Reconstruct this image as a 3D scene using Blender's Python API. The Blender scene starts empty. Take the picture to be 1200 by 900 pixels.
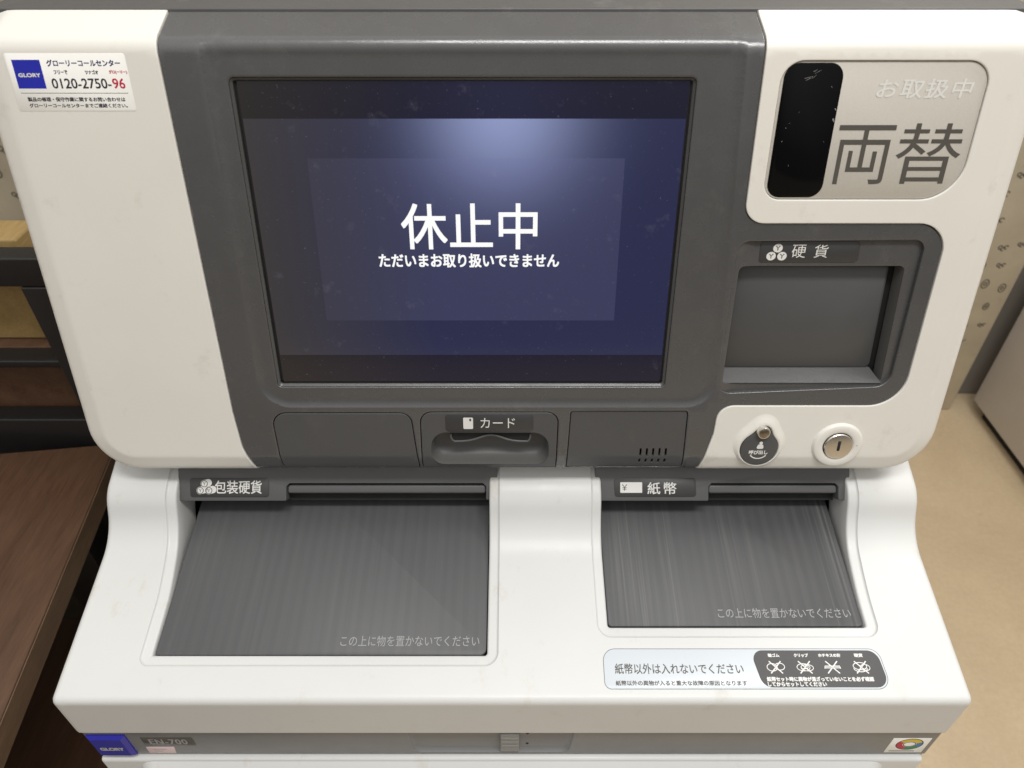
import bpy, bmesh, math, random
import numpy as np
from mathutils import Vector, Matrix
from mathutils.geometry import delaunay_2d_cdt

S = bpy.context.scene
COL = S.collection
MM = 0.001
CZ = 1.38                      # height of the phone above the floor

# ------------------------------------------------------------------ camera
cd = bpy.data.cameras.new('camera')
cam = bpy.data.objects.new('camera', cd)
COL.objects.link(cam)
cam.location = (0, 0, CZ)
cam.rotation_euler = (math.radians(50), 0, 0)
cd.sensor_fit = 'HORIZONTAL'
cd.sensor_width = 36
cd.lens = 25.5
cd.clip_start = 0.02
cd.clip_end = 60
cd.dof.use_dof = True
cd.dof.focus_distance = 0.54
cd.dof.aperture_fstop = 11
S.camera = cam

# ------------------------------------------------------------------ world, lamps, exposure
W = bpy.data.worlds.new('World')
S.world = W
W.use_nodes = True
_t = W.node_tree
_tc = _t.nodes.new('ShaderNodeTexCoord')
_sp = _t.nodes.new('ShaderNodeSeparateXYZ')
_mr = _t.nodes.new('ShaderNodeMapRange')
_cr = _t.nodes.new('ShaderNodeValToRGB')
_t.links.new(_tc.outputs['Generated'], _sp.inputs[0])
_t.links.new(_sp.outputs[2], _mr.inputs[0])
_mr.inputs[1].default_value, _mr.inputs[2].default_value = -1, 1
_t.links.new(_mr.outputs[0], _cr.inputs[0])
_e = _cr.color_ramp.elements
_e[0].position, _e[0].color = .30, (.06, .055, .045, 1)       # floor side of the room
_e[1].position, _e[1].color = .85, (1.3, 1.28, 1.24, 1)         # pale ceiling
_m = _e.new(.52)
_m.color = (.17, .165, .155, 1)
_t.links.new(_cr.outputs[0], _t.nodes['Background'].inputs[0])
_t.nodes['Background'].inputs[1].default_value = 0.74


def lamp(name, loc, target, sx, sy, power, color):
    l = bpy.data.lights.new(name, 'AREA')
    l.shape = 'RECTANGLE'
    l.size, l.size_y = sx, sy
    l.energy = power
    l.color = color
    o = bpy.data.objects.new(name, l)
    COL.objects.link(o)
    o.location = loc
    o.rotation_euler = (Vector(target) - Vector(loc)).to_track_quat('-Z', 'Y').to_euler()
    return o


lamp('ceiling_tube_light', (0.27, -0.15, 2.55), (0.27, -0.15, 0), 1.05, 0.24, 17.2, (1.0, 0.99, 0.965))
lamp('ceiling_tube_light', (1.10, 1.05, 2.55), (1.10, 1.05, 0), 0.60, 1.25, 16, (1.0, 0.985, 0.95))

S.view_settings.view_transform = 'Standard'
S.view_settings.look = 'None'
S.view_settings.exposure = 0.0
S.view_settings.gamma = 1.0

# ------------------------------------------------------------------ materials


def srgb(r, g, b):
    def f(c):
        c /= 255
        return c / 12.92 if c <= .04045 else ((c + .055) / 1.055) ** 2.4
    return (f(r), f(g), f(b), 1)


class NT:
    def __init__(s, name):
        s.m = bpy.data.materials.new(name)
        s.m.use_nodes = True
        s.t = s.m.node_tree
        s.b = s.t.nodes['Principled BSDF']
        s.tc = None

    def n(s, typ, **kw):
        x = s.t.nodes.new(typ)
        for k, v in kw.items():
            if k.startswith('i_'):
                key = k[2:]
                x.inputs[int(key) if key.isdigit() else key].default_value = v
            else:
                setattr(x, k, v)
        return x

    def l(s, a, b):
        s.t.links.new(a, b)

    def coord(s, scale=(1, 1, 1), rot=(0, 0, 0)):
        if not s.tc:
            s.tc = s.n('ShaderNodeTexCoord')
        mp = s.n('ShaderNodeMapping')
        mp.inputs['Scale'].default_value = scale
        mp.inputs['Rotation'].default_value = rot
        s.l(s.tc.outputs['Object'], mp.inputs[0])
        return mp.outputs[0]

    def noise(s, scale, detail=3, rough=.55, vec=None):
        x = s.n('ShaderNodeTexNoise')
        x.inputs['Scale'].default_value = scale
        x.inputs['Detail'].default_value = detail
        x.inputs['Roughness'].default_value = rough
        s.l(vec if vec else s.coord(), x.inputs['Vector'])
        return x.outputs['Fac']

    def ramp(s, fac, stops):
        r = s.n('ShaderNodeValToRGB')
        e = r.color_ramp.elements
        while len(e) < len(stops):
            e.new(.5)
        for el, (p, c) in zip(e, stops):
            el.position = p
            el.color = c
        s.l(fac, r.inputs[0])
        return r.outputs[0]

    def mix(s, fac, a, b, mode='MIX'):
        x = s.n('ShaderNodeMix', data_type='RGBA', blend_type=mode)
        for sock, v in ((x.inputs[0], fac), (x.inputs[6], a), (x.inputs[7], b)):
            if hasattr(v, 'is_linked'):
                s.l(v, sock)
            else:
                sock.default_value = v
        return x.outputs[2]

    def bump(s, fac, strength, dist=.001):
        x = s.n('ShaderNodeBump')
        x.inputs['Strength'].default_value = strength
        x.inputs['Distance'].default_value = dist
        s.l(fac, x.inputs['Height'])
        s.l(x.outputs[0], s.b.inputs['Normal'])

    def set(s, **kw):
        for k, v in kw.items():
            sock = s.b.inputs[k]
            if hasattr(v, 'is_linked'):
                s.l(v, sock)
            else:
                sock.default_value = v
        return s.m


def G(v):
    return (v, v, v, 1)


def plastic(name, col, rough, grime=(.92, 1.0), bump=.06, grain=2600, dirt=None):
    k = NT(name)
    big = k.noise(9, 4)
    c = k.mix(1, col, k.ramp(big, [(.3, G(grime[0])), (.7, G(grime[1]))]), 'MULTIPLY')
    if dirt:
        sm = k.noise(38, 6, .7, k.coord((1, .6, 1)))
        c = k.mix(k.ramp(sm, [(.60, G(0)), (.78, G(dirt[1]))]), c, dirt[0])
    r = k.ramp(k.noise(60, 4), [(.3, G(rough - .05)), (.7, G(rough + .06))])
    k.bump(k.noise(grain, 2), bump, .0004)
    return k.set(**{'Base Color': c, 'Roughness': r})


M = {}
M['white'] = plastic('white_plastic', (.77, .745, .69, 1), .42, (.955, 1.0), .05, 2200, ((.50, .46, .39, 1), .45))
M['white2'] = plastic('white_moulding', (.655, .655, .638, 1), .40, (.955, 1.0), .05, 2200, ((.50, .46, .38, 1), .6))
M['dark'] = plastic('charcoal_plastic', (.077, .076, .077, 1), .255, (.9, 1.0), .16, 1500, ((.14, .135, .125, 1), .4))
M['dark'].node_tree.nodes['Principled BSDF'].inputs['Specular IOR Level'].default_value = 1.0
M['dark2'] = plastic('charcoal_panel', (.080, .0795, .080, 1), .34, (.9, 1.0), .18, 1800, ((.13, .125, .12, 1), .3))
M['recess'] = plastic('charcoal_recess', (.115, .112, .108, 1), .5, (.9, 1.0), .1, 1800)
M['bar'] = plastic('slate_plastic', (.10, .10, .102, 1), .34, (.92, 1.0), .1, 1800)
M['label'] = plastic('label_film', (.046, .045, .045, 1), .38, (.95, 1.0), .03, 900)
M['black'] = plastic('black_rubber', (.008, .008, .008, 1), .5)
M['void'] = plastic('black_interior', (.012, .012, .012, 1), .8)
M['top'] = plastic('grey_top', (.095, .092, .092, 1), .45, (.9, 1.0), .1, 1800, ((.22, .21, .2, 1), .4))
M['strip'] = plastic('grey_strip', (.205, .208, .212, 1), .33, (.94, 1.0), .05, 1800)
M['latch'] = plastic('latch_grey', (.26, .26, .255, 1), .35)
M['groove'] = plastic('groove_shade', (.02, .02, .02, 1), .7)
M['ink_white'] = plastic('white_ink', (.78, .77, .74, 1), .5)
M['ink_soft'] = plastic('pale_ink', (.47, .47, .46, 1), .5)
M['ink_pale'] = plastic('worn_ink', (.33, .33, .33, 1), .5)
M['ink_grey'] = plastic('grey_ink', (.085, .077, .066, 1), .5)
M['ink_dark'] = plastic('dark_ink', (.03, .03, .04, 1), .5)
M['ink_navy'] = plastic('navy_ink', (.02, .025, .12, 1), .5)
M['ink_red'] = plastic('red_ink', (.55, .02, .06, 1), .5)
M['ink_blue'] = plastic('blue_ink', (.014, .022, .42, 1), .4)
M['ink_yellow'] = plastic('yellow_ink', (.75, .55, .03, 1), .5)
M['ink_green'] = plastic('green_ink', (.03, .25, .10, 1), .5)
M['ink_cyan'] = plastic('sky_ink', (.05, .22, .50, 1), .5)
M['paper'] = plastic('sticker_paper', (.90, .89, .855, 1), .3, (.97, 1.0), .01)
M['film'] = plastic('pale_blue_film', (.66, .70, .74, 1), .32, (.97, 1.0), .01)
M['pink'] = plastic('pink_paper', (.72, .55, .56, 1), .4)
M['smoke'] = plastic('smoked_label', (.075, .075, .07, 1), .25)
M['badge'] = plastic('blue_badge', (.03, .03, .36, 1), .12, (.9, 1.0), .0)
M['badge_sheen'] = plastic('blue_badge_sheen', (.05, .055, .36, 1), .08, (.9, 1.0), .0)  # lighter copy of the blue: reflection at the badge centre painted in

k = NT('silver_film')
v = k.coord((1, 1, 1))
k.bump(k.noise(3000, 1), .05, .0003)
M['silver'] = k.set(**{'Base Color': k.mix(1, (.56, .53, .475, 1), k.ramp(k.noise(1500, 2), [(.3, G(.9)), (.7, G(1))]), 'MULTIPLY'),
                       'Roughness': .4})
k = NT('silver_film_edge')
M['emboss'] = k.set(**{'Base Color': (.74, .73, .70, 1), 'Roughness': .4})

k = NT('nickel')
M['metal'] = k.set(**{'Base Color': (.74, .71, .66, 1), 'Metallic': 1.0, 'Roughness': .25})
k = NT('nickel_reflection')
M['metal_reflect'] = k.set(**{'Base Color': (.30, .25, .20, 1), 'Metallic': 1.0, 'Roughness': .3})  # brownish reflection on the knob's top, painted into its colour

# smoked black window with fine scratches
k = NT('smoked_window')
sc = k.noise(420, 2, .6, k.coord((1, 1, .25), (0, .7, 0)))
M['window'] = k.set(**{'Base Color': k.mix(k.ramp(sc, [(.80, G(0)), (.84, G(.2))]), (.004, .004, .0045, 1), (.25, .25, .25, 1)),
                       'Roughness': .10, 'Specular IOR Level': .1})

# deposit plates: dark ribbed plastic scuffed along the feed direction


def scuffed(name, amount, base):
    k = NT(name)
    st = k.noise(1, 3, .6, k.coord((190, 4.0, 1)))
    st2 = k.noise(1, 2, .5, k.coord((420, 2.2, 1)))
    wide = k.noise(1, 2, .5, k.coord((26, 3.5, 1)))
    a = k.ramp(st, [(.46, G(0)), (.80, G(amount))])
    b = k.ramp(st2, [(.60, G(0)), (.74, G(amount * .9))])
    w = k.ramp(wide, [(.42, G(0.1)), (.62, G(1))])
    add = k.mix(1, a, b, 'ADD')
    msk = k.mix(1, add, w, 'MULTIPLY')
    c = k.mix(msk, base, (.42, .42, .41, 1))
    wv = k.n('ShaderNodeTexWave', wave_type='BANDS', bands_direction='X')
    wv.inputs['Scale'].default_value = 36
    wv.inputs['Distortion'].default_value = .3
    k.l(k.coord(), wv.inputs['Vector'])
    c = k.mix(.05, c, k.ramp(wv.outputs['Fac'], [(.2, G(.04)), (.8, G(.16))]))
    k.bump(k.noise(1, 2, .5, k.coord((700, 12, 1))), .10, .0004)
    return k.set(**{'Base Color': c, 'Roughness': .5})


M['plate'] = scuffed('scuffed_plate', .05, (.080, .080, .083, 1))
M['plate_worn'] = scuffed('worn_plate', .24, (.070, .070, .073, 1))

# lit display: navy picture with a pale glow near the top, behind clear glass
SX0, SX1, SV0, SV1 = -168.3, 109.7, 31.6, 237.2


def display_mat(name, base, glow, level):
    k = NT(name)
    tc = k.n('ShaderNodeTexCoord')
    sp = k.n('ShaderNodeSeparateXYZ')
    k.l(tc.outputs['UV'], sp.inputs[0])

    def math_(op, a, b=None):
        x = k.n('ShaderNodeMath', operation=op)
        for i, q in enumerate((a, b)):
            if q is None:
                continue
            if hasattr(q, 'is_linked'):
                k.l(q, x.inputs[i])
            else:
                x.inputs[i].default_value = q
        return x.outputs[0]
    du = math_('MULTIPLY', math_('SUBTRACT', sp.outputs[0], .585), 4.9)
    dv = math_('MULTIPLY', math_('SUBTRACT', sp.outputs[1], .92), 3.4)
    r2 = math_('ADD', math_('MULTIPLY', du, du), math_('MULTIPLY', dv, dv))
    g = math_('EXPONENT', math_('MULTIPLY', r2, -1.5))
    side = k.ramp(sp.outputs[0], [(0, G(1)), (.42, G(0))])  # brownish room reflection on the glass, painted into the emission at left
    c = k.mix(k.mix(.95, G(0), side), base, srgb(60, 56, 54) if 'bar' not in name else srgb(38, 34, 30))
    c = k.mix(g, c, glow)
    k.b.inputs['Base Color'].default_value = (.004, .004, .006, 1)
    k.b.inputs['Roughness'].default_value = .12
    dust = k.noise(700, 2, .6)
    c = k.mix(k.ramp(dust, [(.70, G(0)), (.76, G(.22))]), c, (.3, .3, .34, 1))
    sm = k.noise(55, 4, .7)
    c = k.mix(k.ramp(sm, [(.62, G(0)), (.78, G(.10))]), c, (.3, .3, .36, 1))
    k.l(c, k.b.inputs['Emission Color'])
    k.b.inputs['Emission Strength'].default_value = level
    return k.m


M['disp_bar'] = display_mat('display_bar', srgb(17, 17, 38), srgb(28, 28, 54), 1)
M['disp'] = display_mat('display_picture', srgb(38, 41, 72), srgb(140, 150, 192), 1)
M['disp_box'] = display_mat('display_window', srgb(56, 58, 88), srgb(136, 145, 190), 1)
k = NT('display_text')
k.b.inputs['Emission Color'].default_value = (1, 1, .99, 1)
k.b.inputs['Emission Strength'].default_value = .98
M['disp_text'] = k.set(**{'Base Color': (.01, .01, .01, 1), 'Roughness': .2})

# setting materials
k = NT('linoleum')
c = k.ramp(k.noise(4.5, 6, .65), [(.3, (.53, .41, .265, 1)), (.7, (.62, .49, .32, 1))])
sp_ = k.ramp(k.noise(90, 4, .7), [(.35, G(.93)), (.65, G(1.03))])
c = k.mix(1, c, sp_, 'MULTIPLY')
spots = k.ramp(k.noise(22, 3, .7), [(.70, G(0)), (.78, G(.35))])
c = k.mix(spots, c, (.20, .145, .09, 1))
k.bump(k.noise(160, 3), .03, .001)
M['floor'] = k.set(**{'Base Color': c, 'Roughness': k.ramp(k.noise(30, 3), [(.3, G(.38)), (.7, G(.5))])})


def wood(name, a, b, rough):
    k = NT(name)
    vec = k.coord((9, 1.0, 9))
    grain = k.noise(6, 8, .65, vec)
    fine = k.noise(70, 4, .6, k.coord((6, .5, 6)))
    c = k.ramp(grain, [(.3, a), (.7, b)])
    c = k.mix(1, c, k.ramp(fine, [(.3, G(.78)), (.7, G(1.05))]), 'MULTIPLY')
    k.bump(fine, .1, .0006)
    return k.set(**{'Base Color': c, 'Roughness': rough})


M['wood'] = wood('walnut_board', (.095, .048, .026, 1), (.15, .078, .043, 1), .45)
M['wood_edge'] = wood('walnut_edge', (.16, .10, .06, 1), (.22, .14, .085, 1), .4)
M['amber'] = wood('amber_board', (.38, .25, .095, 1), (.47, .32, .13, 1), .5)
M['frame'] = plastic('black_metal', (.016, .015, .015, 1), .38)
M['plaster'] = plastic('wallpaper', (.60, .53, .40, 1), .7, (.80, 1.0), .3, 300, ((.25, .21, .15, 1), .3))
M['motif'] = plastic('wallpaper_print', (.15, .13, .10, 1), .7)
M['grey_wall'] = plastic('grey_partition', (.26, .245, .225, 1), .6, (.9, 1.0), .1, 300)
M['cabinet'] = plastic('grey_steel', (.55, .51, .475, 1), .45, (.94, 1.0), .05, 400)

# ------------------------------------------------------------------ object helpers


def vz(p):
    """machine-frame point (metres, z measured from the phone) to world"""
    return (p[0], p[1], p[2] + CZ)


def root(name, label, cat, loc, group=None):
    o = bpy.data.objects.new(name, None)
    COL.objects.link(o)
    o.empty_display_size = .05
    o.location = loc
    o['label'], o['category'] = label, cat
    if group:
        o['group'] = group
    return o


def base_of(o):
    p = Vector((0, 0, 0))
    while o:
        p += Vector(o.location)
        o = o.parent
    return p


def mesh_obj(name, verts, faces, mat, parent=None, smooth=True, label=None, angle=None):
    """verts in world metres"""
    off = base_of(parent) if parent else Vector((0, 0, 0))
    me = bpy.data.meshes.new(name)
    me.from_pydata([tuple(Vector(v) - off) for v in verts], [], faces)
    mats = mat if isinstance(mat, (list, tuple)) else [mat]
    for m_ in mats:
        me.materials.append(m_)
    me.update()
    me.validate()
    if smooth:
        me.shade_smooth()
        if angle:
            me.set_sharp_from_angle(angle=math.radians(angle))
    o = bpy.data.objects.new(name, me)
    COL.objects.link(o)
    if parent:
        o.parent = parent
    if label:
        o['label'] = label
    return o


class Acc:
    """collects pieces into one mesh"""

    def __init__(s):
        s.v, s.f, s.mi = [], [], []

    def add(s, v, f, mi=0):
        o = len(s.v)
        s.v += [tuple(q) for q in v]
        s.f += [tuple(i + o for i in q) for q in f]
        s.mi += [mi] * len(f)
        return s

    def box(s, x0, x1, y0, y1, z0, z1, b=0.0, mi=0, rz=0.0, pivot=None):
        bm = bmesh.new()
        bmesh.ops.create_cube(bm, size=1)
        for v in bm.verts:
            v.co = Vector(((x0 + x1) / 2 + v.co.x * (x1 - x0), (y0 + y1) / 2 + v.co.y * (y1 - y0), (z0 + z1) / 2 + v.co.z * (z1 - z0)))
        if b > 0:
            bmesh.ops.bevel(bm, geom=bm.edges[:], offset=b, segments=3, profile=.5, affect='EDGES')
        if rz:
            bmesh.ops.rotate(bm, verts=bm.verts, cent=pivot, matrix=Matrix.Rotation(rz, 3, 'Z'))
        bm.verts.index_update()
        s.add([v.co[:] for v in bm.verts], [[v.index for v in f.verts] for f in bm.faces], mi)
        bm.free()
        return s

    def out(s, name, mat, parent=None, smooth=True, label=None, angle=None):
        o = mesh_obj(name, s.v, s.f, mat, parent, smooth, label, angle)
        if isinstance(mat, (list, tuple)):
            for p, i in zip(o.data.polygons, s.mi):
                p.material_index = i
        return o


def tag(o, label, cat, group=None, kind=None):
    o['label'], o['category'] = label, cat
    if group:
        o['group'] = group
    if kind:
        o['kind'] = kind
    return o


def structure(o):
    o['kind'] = 'structure'
    return o


# ------------------------------------------------------------------ 2-D outlines (millimetres)


def fillet(pts, rad, step=None):
    """polygon with rounded corners; rad = one radius or a list"""
    n = len(pts)
    if not isinstance(rad, (list, tuple)):
        rad = [rad] * n
    out = []
    P = [np.array(p, float) for p in pts]
    for i in range(n):
        p, a, b, r = P[i], P[i - 1], P[(i + 1) % n], rad[i]
        if r <= 0:
            out.append(p)
            continue
        u = (a - p) / np.linalg.norm(a - p)
        w = (b - p) / np.linalg.norm(b - p)
        ang = math.acos(max(-1, min(1, u.dot(w))))
        t = r / math.tan(ang / 2)
        t = min(t, .48 * np.linalg.norm(a - p), .48 * np.linalg.norm(b - p))
        r = t * math.tan(ang / 2)
        c = p + (u + w) / np.linalg.norm(u + w) * r / math.sin(ang / 2)
        s0, s1 = p + u * t, p + w * t
        a0 = math.atan2(*(s0 - c)[::-1])
        a1 = math.atan2(*(s1 - c)[::-1])
        d = (a1 - a0 + math.pi) % (2 * math.pi) - math.pi
        m = max(3, int(abs(d) / math.radians(7.5)))
        for j in range(m + 1):
            q = a0 + d * j / m
            out.append(c + r * np.array([math.cos(q), math.sin(q)]))
    out = [q for i, q in enumerate(out) if np.linalg.norm(q - out[i - 1]) > 1e-4]
    return np.array(out)


def rrect(x0, x1, v0, v1, r):
    return fillet([(x0, v0), (x1, v0), (x1, v1), (x0, v1)], r)


def area2(p):
    x, y = p[:, 0], p[:, 1]
    return np.sum(x * np.roll(y, -1) - np.roll(x, -1) * y)


def ccw(p):
    return p if area2(p) > 0 else p[::-1]


def densify(p, step):
    out = []
    for i in range(len(p)):
        a, b = p[i], p[(i + 1) % len(p)]
        m = max(1, int(math.ceil(np.linalg.norm(b - a) / step)))
        for j in range(m):
            out.append(a + (b - a) * j / m)
    return np.array(out)


def offset(p, d):
    """move a ccw outline inwards by d"""
    e = np.roll(p, -1, 0) - p
    L = np.linalg.norm(e, axis=1)[:, None]
    nrm = np.stack([-e[:, 1], e[:, 0]], 1) / L
    a, b = np.roll(nrm, 1, 0), nrm
    m = a + b
    m /= np.maximum(1e-6, (m * a).sum(1))[:, None]
    return p + m * d


def densify_open(p, step):
    out_ = []
    for i in range(len(p) - 1):
        a_, b_ = p[i], p[i + 1]
        m = max(1, int(math.ceil(np.linalg.norm(b_ - a_) / step)))
        for j in range(m):
            out_.append(a_ + (b_ - a_) * j / m)
    out_.append(p[-1])
    return np.array(out_)



def inside(pts, poly):
    x, y = pts[:, 0], pts[:, 1]
    r = np.zeros(len(pts), bool)
    n = len(poly)
    for i in range(n):
        x0, y0 = poly[i]
        x1, y1 = poly[(i + 1) % n]
        c = (y0 > y) != (y1 > y)
        if y0 != y1:
            r ^= c & (x < (x1 - x0) * (y - y0) / (y1 - y0) + x0)
    return r


def panel(name, outer, holes, mp, mat, parent, bev=.5, wall=4.0, grid=9.0, rows=(), step=6.0, hole_bev=.5,
          hole_wall=4.0, curves=(), label=None, cols=()):
    """a moulded sheet: outline + holes in (x, v) millimetres, mp(x, v, d) -> world point.
    Edges get a small round and a wall going inwards."""
    outer = densify(ccw(np.array(outer)), step)
    holes = [densify(ccw(np.array(h)), step) for h in holes]
    coords, edges, rims = [], [], []

    def ring(p, link=True):
        o = len(coords)
        coords.extend([tuple(q) for q in p])
        if link:
            edges.extend([(o + i, o + (i + 1) % len(p)) for i in range(len(p))])
        return o
    o_in = offset(outer, bev)
    ring(o_in)
    ring(offset(outer, bev * 2.2))
    rims.append((outer, bev, wall, 1))
    h_in = []
    for h in holes:
        hi = offset(h, -hole_bev)
        h_in.append(hi)
        ring(hi)
        ring(offset(h, -hole_bev * 2.2))
        rims.append((h, -hole_bev, hole_wall, -1))
    for cpts in curves:
        cpts = np.array(cpts)
        ok = inside(cpts, offset(outer, bev * 3))
        for h in holes:
            ok &= ~inside(cpts, offset(h, -hole_bev * 3))
        coords.extend([tuple(q) for q in cpts[ok]])
    lo, hi_ = o_in.min(0), o_in.max(0)
    xs = sorted(set(list(np.arange(lo[0] + grid / 2, hi_[0], grid)) + [c for c in cols if lo[0] < c < hi_[0]]))
    vs = sorted(set(list(np.arange(lo[1] + grid / 2, hi_[1], grid)) + [c for c in rows if lo[1] < c < hi_[1]]))
    gp = np.array([(x, y) for y in vs for x in xs]) if xs and vs else np.zeros((0, 2))
    if len(gp):
        ok = inside(gp, offset(outer, bev + 1.2))
        for h in holes:
            ok &= ~inside(gp, offset(h, -(hole_bev + 1.2)))
        coords.extend([tuple(q) for q in gp[ok]])
    vv, ee, ff, ov, oe, of = delaunay_2d_cdt([Vector(c) for c in coords], edges, [], 0, 1e-5)
    vv = np.array([(q[0], q[1]) for q in vv])
    cen = np.array([vv[list(f)].mean(0) for f in ff])
    ok = inside(cen, o_in)
    for hi2 in h_in:
        ok &= ~inside(cen, hi2)
    verts = [mp(x, y, 0) for x, y in vv]
    faces = [f for f, q in zip(ff, ok) if q]
    idx = {}
    for i, q in enumerate(vv):
        idx[(round(q[0], 3), round(q[1], 3))] = i
    for p, b, w, sgn in rims:
        inn = offset(p, b)
        rings = [[idx.get((round(q[0], 3), round(q[1], 3)), None) for q in inn]]
        for i, q in enumerate(inn):
            if rings[0][i] is None:
                verts.append(mp(q[0], q[1], 0))
                rings[0][i] = len(verts) - 1
        ab = abs(b)
        for t, d in ((math.sin(math.radians(45)), ab * (1 - math.cos(math.radians(45)))), (1, ab), (1, ab + .4), (1, w)):
            pr = offset(p, b * (1 - t))
            rg = []
            for q in pr:
                verts.append(mp(q[0], q[1], d))
                rg.append(len(verts) - 1)
            rings.append(rg)
        n = len(p)
        for a, c in zip(rings, rings[1:]):
            for i in range(n):
                j = (i + 1) % n
                faces.append((a[i], c[i], c[j], a[j]) if sgn > 0 else (a[j], c[j], c[i], a[i]))
    faces = [f for f in faces if len(set(f)) == len(f)]
    o = mesh_obj(name, verts, faces, mat, parent, True, label)
    bm = bmesh.new()
    bm.from_mesh(o.data)
    bmesh.ops.delete(bm, geom=[v for v in bm.verts if not v.link_faces], context='VERTS')
    bmesh.ops.recalc_face_normals(bm, faces=bm.faces)
    bm.to_mesh(o.data)
    bm.free()
    return o


def loft(name, rings, mp, mat, parent, cap=True, closed=True, label=None, angle=40, extra=None):
    """rings: list of (outline, depth); joins consecutive outlines, caps the last"""
    verts, faces = [], []
    n = len(rings[0][0])
    for p, d in rings:
        verts += [mp(q[0], q[1], d) for q in p]
    for k_ in range(len(rings) - 1):
        for i in range(n if closed else n - 1):
            j = (i + 1) % n
            faces.append((k_ * n + i, k_ * n + j, (k_ + 1) * n + j, (k_ + 1) * n + i))
    if cap:
        faces.append(tuple(range((len(rings) - 1) * n, len(rings) * n)))
    o = mesh_obj(name, verts, faces, mat, parent, True, label, angle)
    bm = bmesh.new()
    bm.from_mesh(o.data)
    bmesh.ops.recalc_face_normals(bm, faces=bm.faces)
    bm.to_mesh(o.data)
    bm.free()
    o.data.set_sharp_from_angle(angle=math.radians(angle))
    return o


def slab(name, p, mp, mat, parent, top=-.3, bottom=.3, bev=.15, label=None):
    """thin plate (sticker, label, badge) standing from depth `bottom` to depth `top`"""
    p = ccw(np.array(p))
    return loft(name, [(p, bottom), (p, top + bev), (offset(p, bev * .4), top + bev * .4), (offset(p, bev), top)], mp, mat, parent, label=label)


def tube_pts(path, r, n=8, closed=False):
    path = [Vector(p) for p in path]
    v, f = [], []
    m = len(path)
    for i, p in enumerate(path):
        a = path[(i - 1) % m] if closed or i else p
        b = path[(i + 1) % m] if closed or i < m - 1 else p
        t = (b - a).normalized()
        u = t.cross(Vector((0, 0, 1)))
        if u.length < 1e-3:
            u = t.cross(Vector((1, 0, 0)))
        u.normalize()
        w = t.cross(u)
        v += [p + (u * math.cos(2 * math.pi * k_ / n) + w * math.sin(2 * math.pi * k_ / n)) * r for k_ in range(n)]
    for i in range(m if closed else m - 1):
        for k_ in range(n):
            f.append((i * n + k_, i * n + (k_ + 1) % n, ((i + 1) % m) * n + (k_ + 1) % n, ((i + 1) % m) * n + k_))
    if not closed:
        f.append(tuple(range(n))[::-1])
        f.append(tuple(range((m - 1) * n, m * n)))
    return v, f


# lettering: the built-in typeface, turned into flat print on a surface
_dg = None


def glyphs(body, bold=0.0, space=1.0):
    cu = bpy.data.curves.new('lettering', 'FONT')
    cu.body = body
    cu.offset = bold
    cu.space_character = space
    cu.resolution_u = 4
    o = bpy.data.objects.new('lettering', cu)
    COL.objects.link(o)
    bpy.context.view_layer.update()
    dg = bpy.context.evaluated_depsgraph_get()
    me = bpy.data.meshes.new_from_object(o.evaluated_get(dg))
    v = np.array([(q.co.x, q.co.y) for q in me.vertices])
    f = [tuple(p.vertices) for p in me.polygons]
    bpy.data.objects.remove(o)
    bpy.data.curves.remove(cu)
    bpy.data.meshes.remove(me)
    return v, f


def text_acc(acc, body, x0, x1, v0, v1, mp, d, bold=0.0, space=1.0, slant=0.0, mi=0):
    """bold: extra stroke width as a fraction of the letter height, made by overprinting"""
    v, f = glyphs(body, 0.0, space)
    lo, hi = v.min(0), v.max(0)
    t = (v - lo) / (hi - lo)
    b = bold * (v1 - v0)
    x0, x1, v0, v1 = x0 + b / 2, x1 - b / 2, v0 + b / 2, v1 - b / 2
    x = x0 + t[:, 0] * (x1 - x0) + slant * t[:, 1] * (v1 - v0)
    y = v0 + t[:, 1] * (v1 - v0)
    shifts = [(0, 0)] if b <= 0 else [(-.5, -.5), (.5, -.5), (.5, .5), (-.5, .5), (0, 0)]
    for i, (sx, sy_) in enumerate(shifts):
        acc.add([mp(a_ + sx * b, c_ + sy_ * b, d - .012 * i) for a_, c_ in zip(x, y)], f, mi)


def text(name, rows, mp, d, mat, parent, label=None):
    a = Acc()
    for r in rows:
        text_acc(a, *r[:5], mp, d, *(r[5:]))
    return a.out(name, mat, parent, smooth=False, label=label)


def flat_poly(acc, p, mp, d, mi=0):
    p = ccw(np.array(p, float))
    acc.add([mp(q[0], q[1], d) for q in p], [tuple(range(len(p)))], mi)


def stroke(acc, pts, w, mp, d, closed=False, mi=0):
    """flat printed line of width w"""
    P = np.array(pts, float)
    n = len(P)
    a = np.roll(P, 1, 0)
    b = np.roll(P, -1, 0)
    if not closed:
        a[0], b[-1] = P[0], P[-1]
    t = b - a
    t /= np.linalg.norm(t, axis=1)[:, None]
    nr = np.stack([-t[:, 1], t[:, 0]], 1) * w / 2
    L, R = P + nr, P - nr
    acc.add([mp(q[0], q[1], d) for q in np.vstack([L, R])],
            [(i, (i + 1) % n, n + (i + 1) % n, n + i) for i in range(n if closed else n - 1)], mi)


def circ(cx, cy, rx, ry=None, n=28, a0=0, a1=360):
    ry = ry or rx
    full = abs(a1 - a0) >= 360
    m = n if full else n + 1
    return np.array([(cx + rx * math.cos(math.radians(a0 + (a1 - a0) * i / n)), cy + ry * math.sin(math.radians(a0 + (a1 - a0) * i / n))) for i in range(m)])


# ------------------------------------------------------------------ setting
FLOOR = mesh_obj('floor', [(-7, -5, 0), (7, -5, 0), (7, 8, 0), (-7, 8, 0)], [(0, 1, 2, 3)], M['floor'], smooth=False)
structure(FLOOR)

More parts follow.
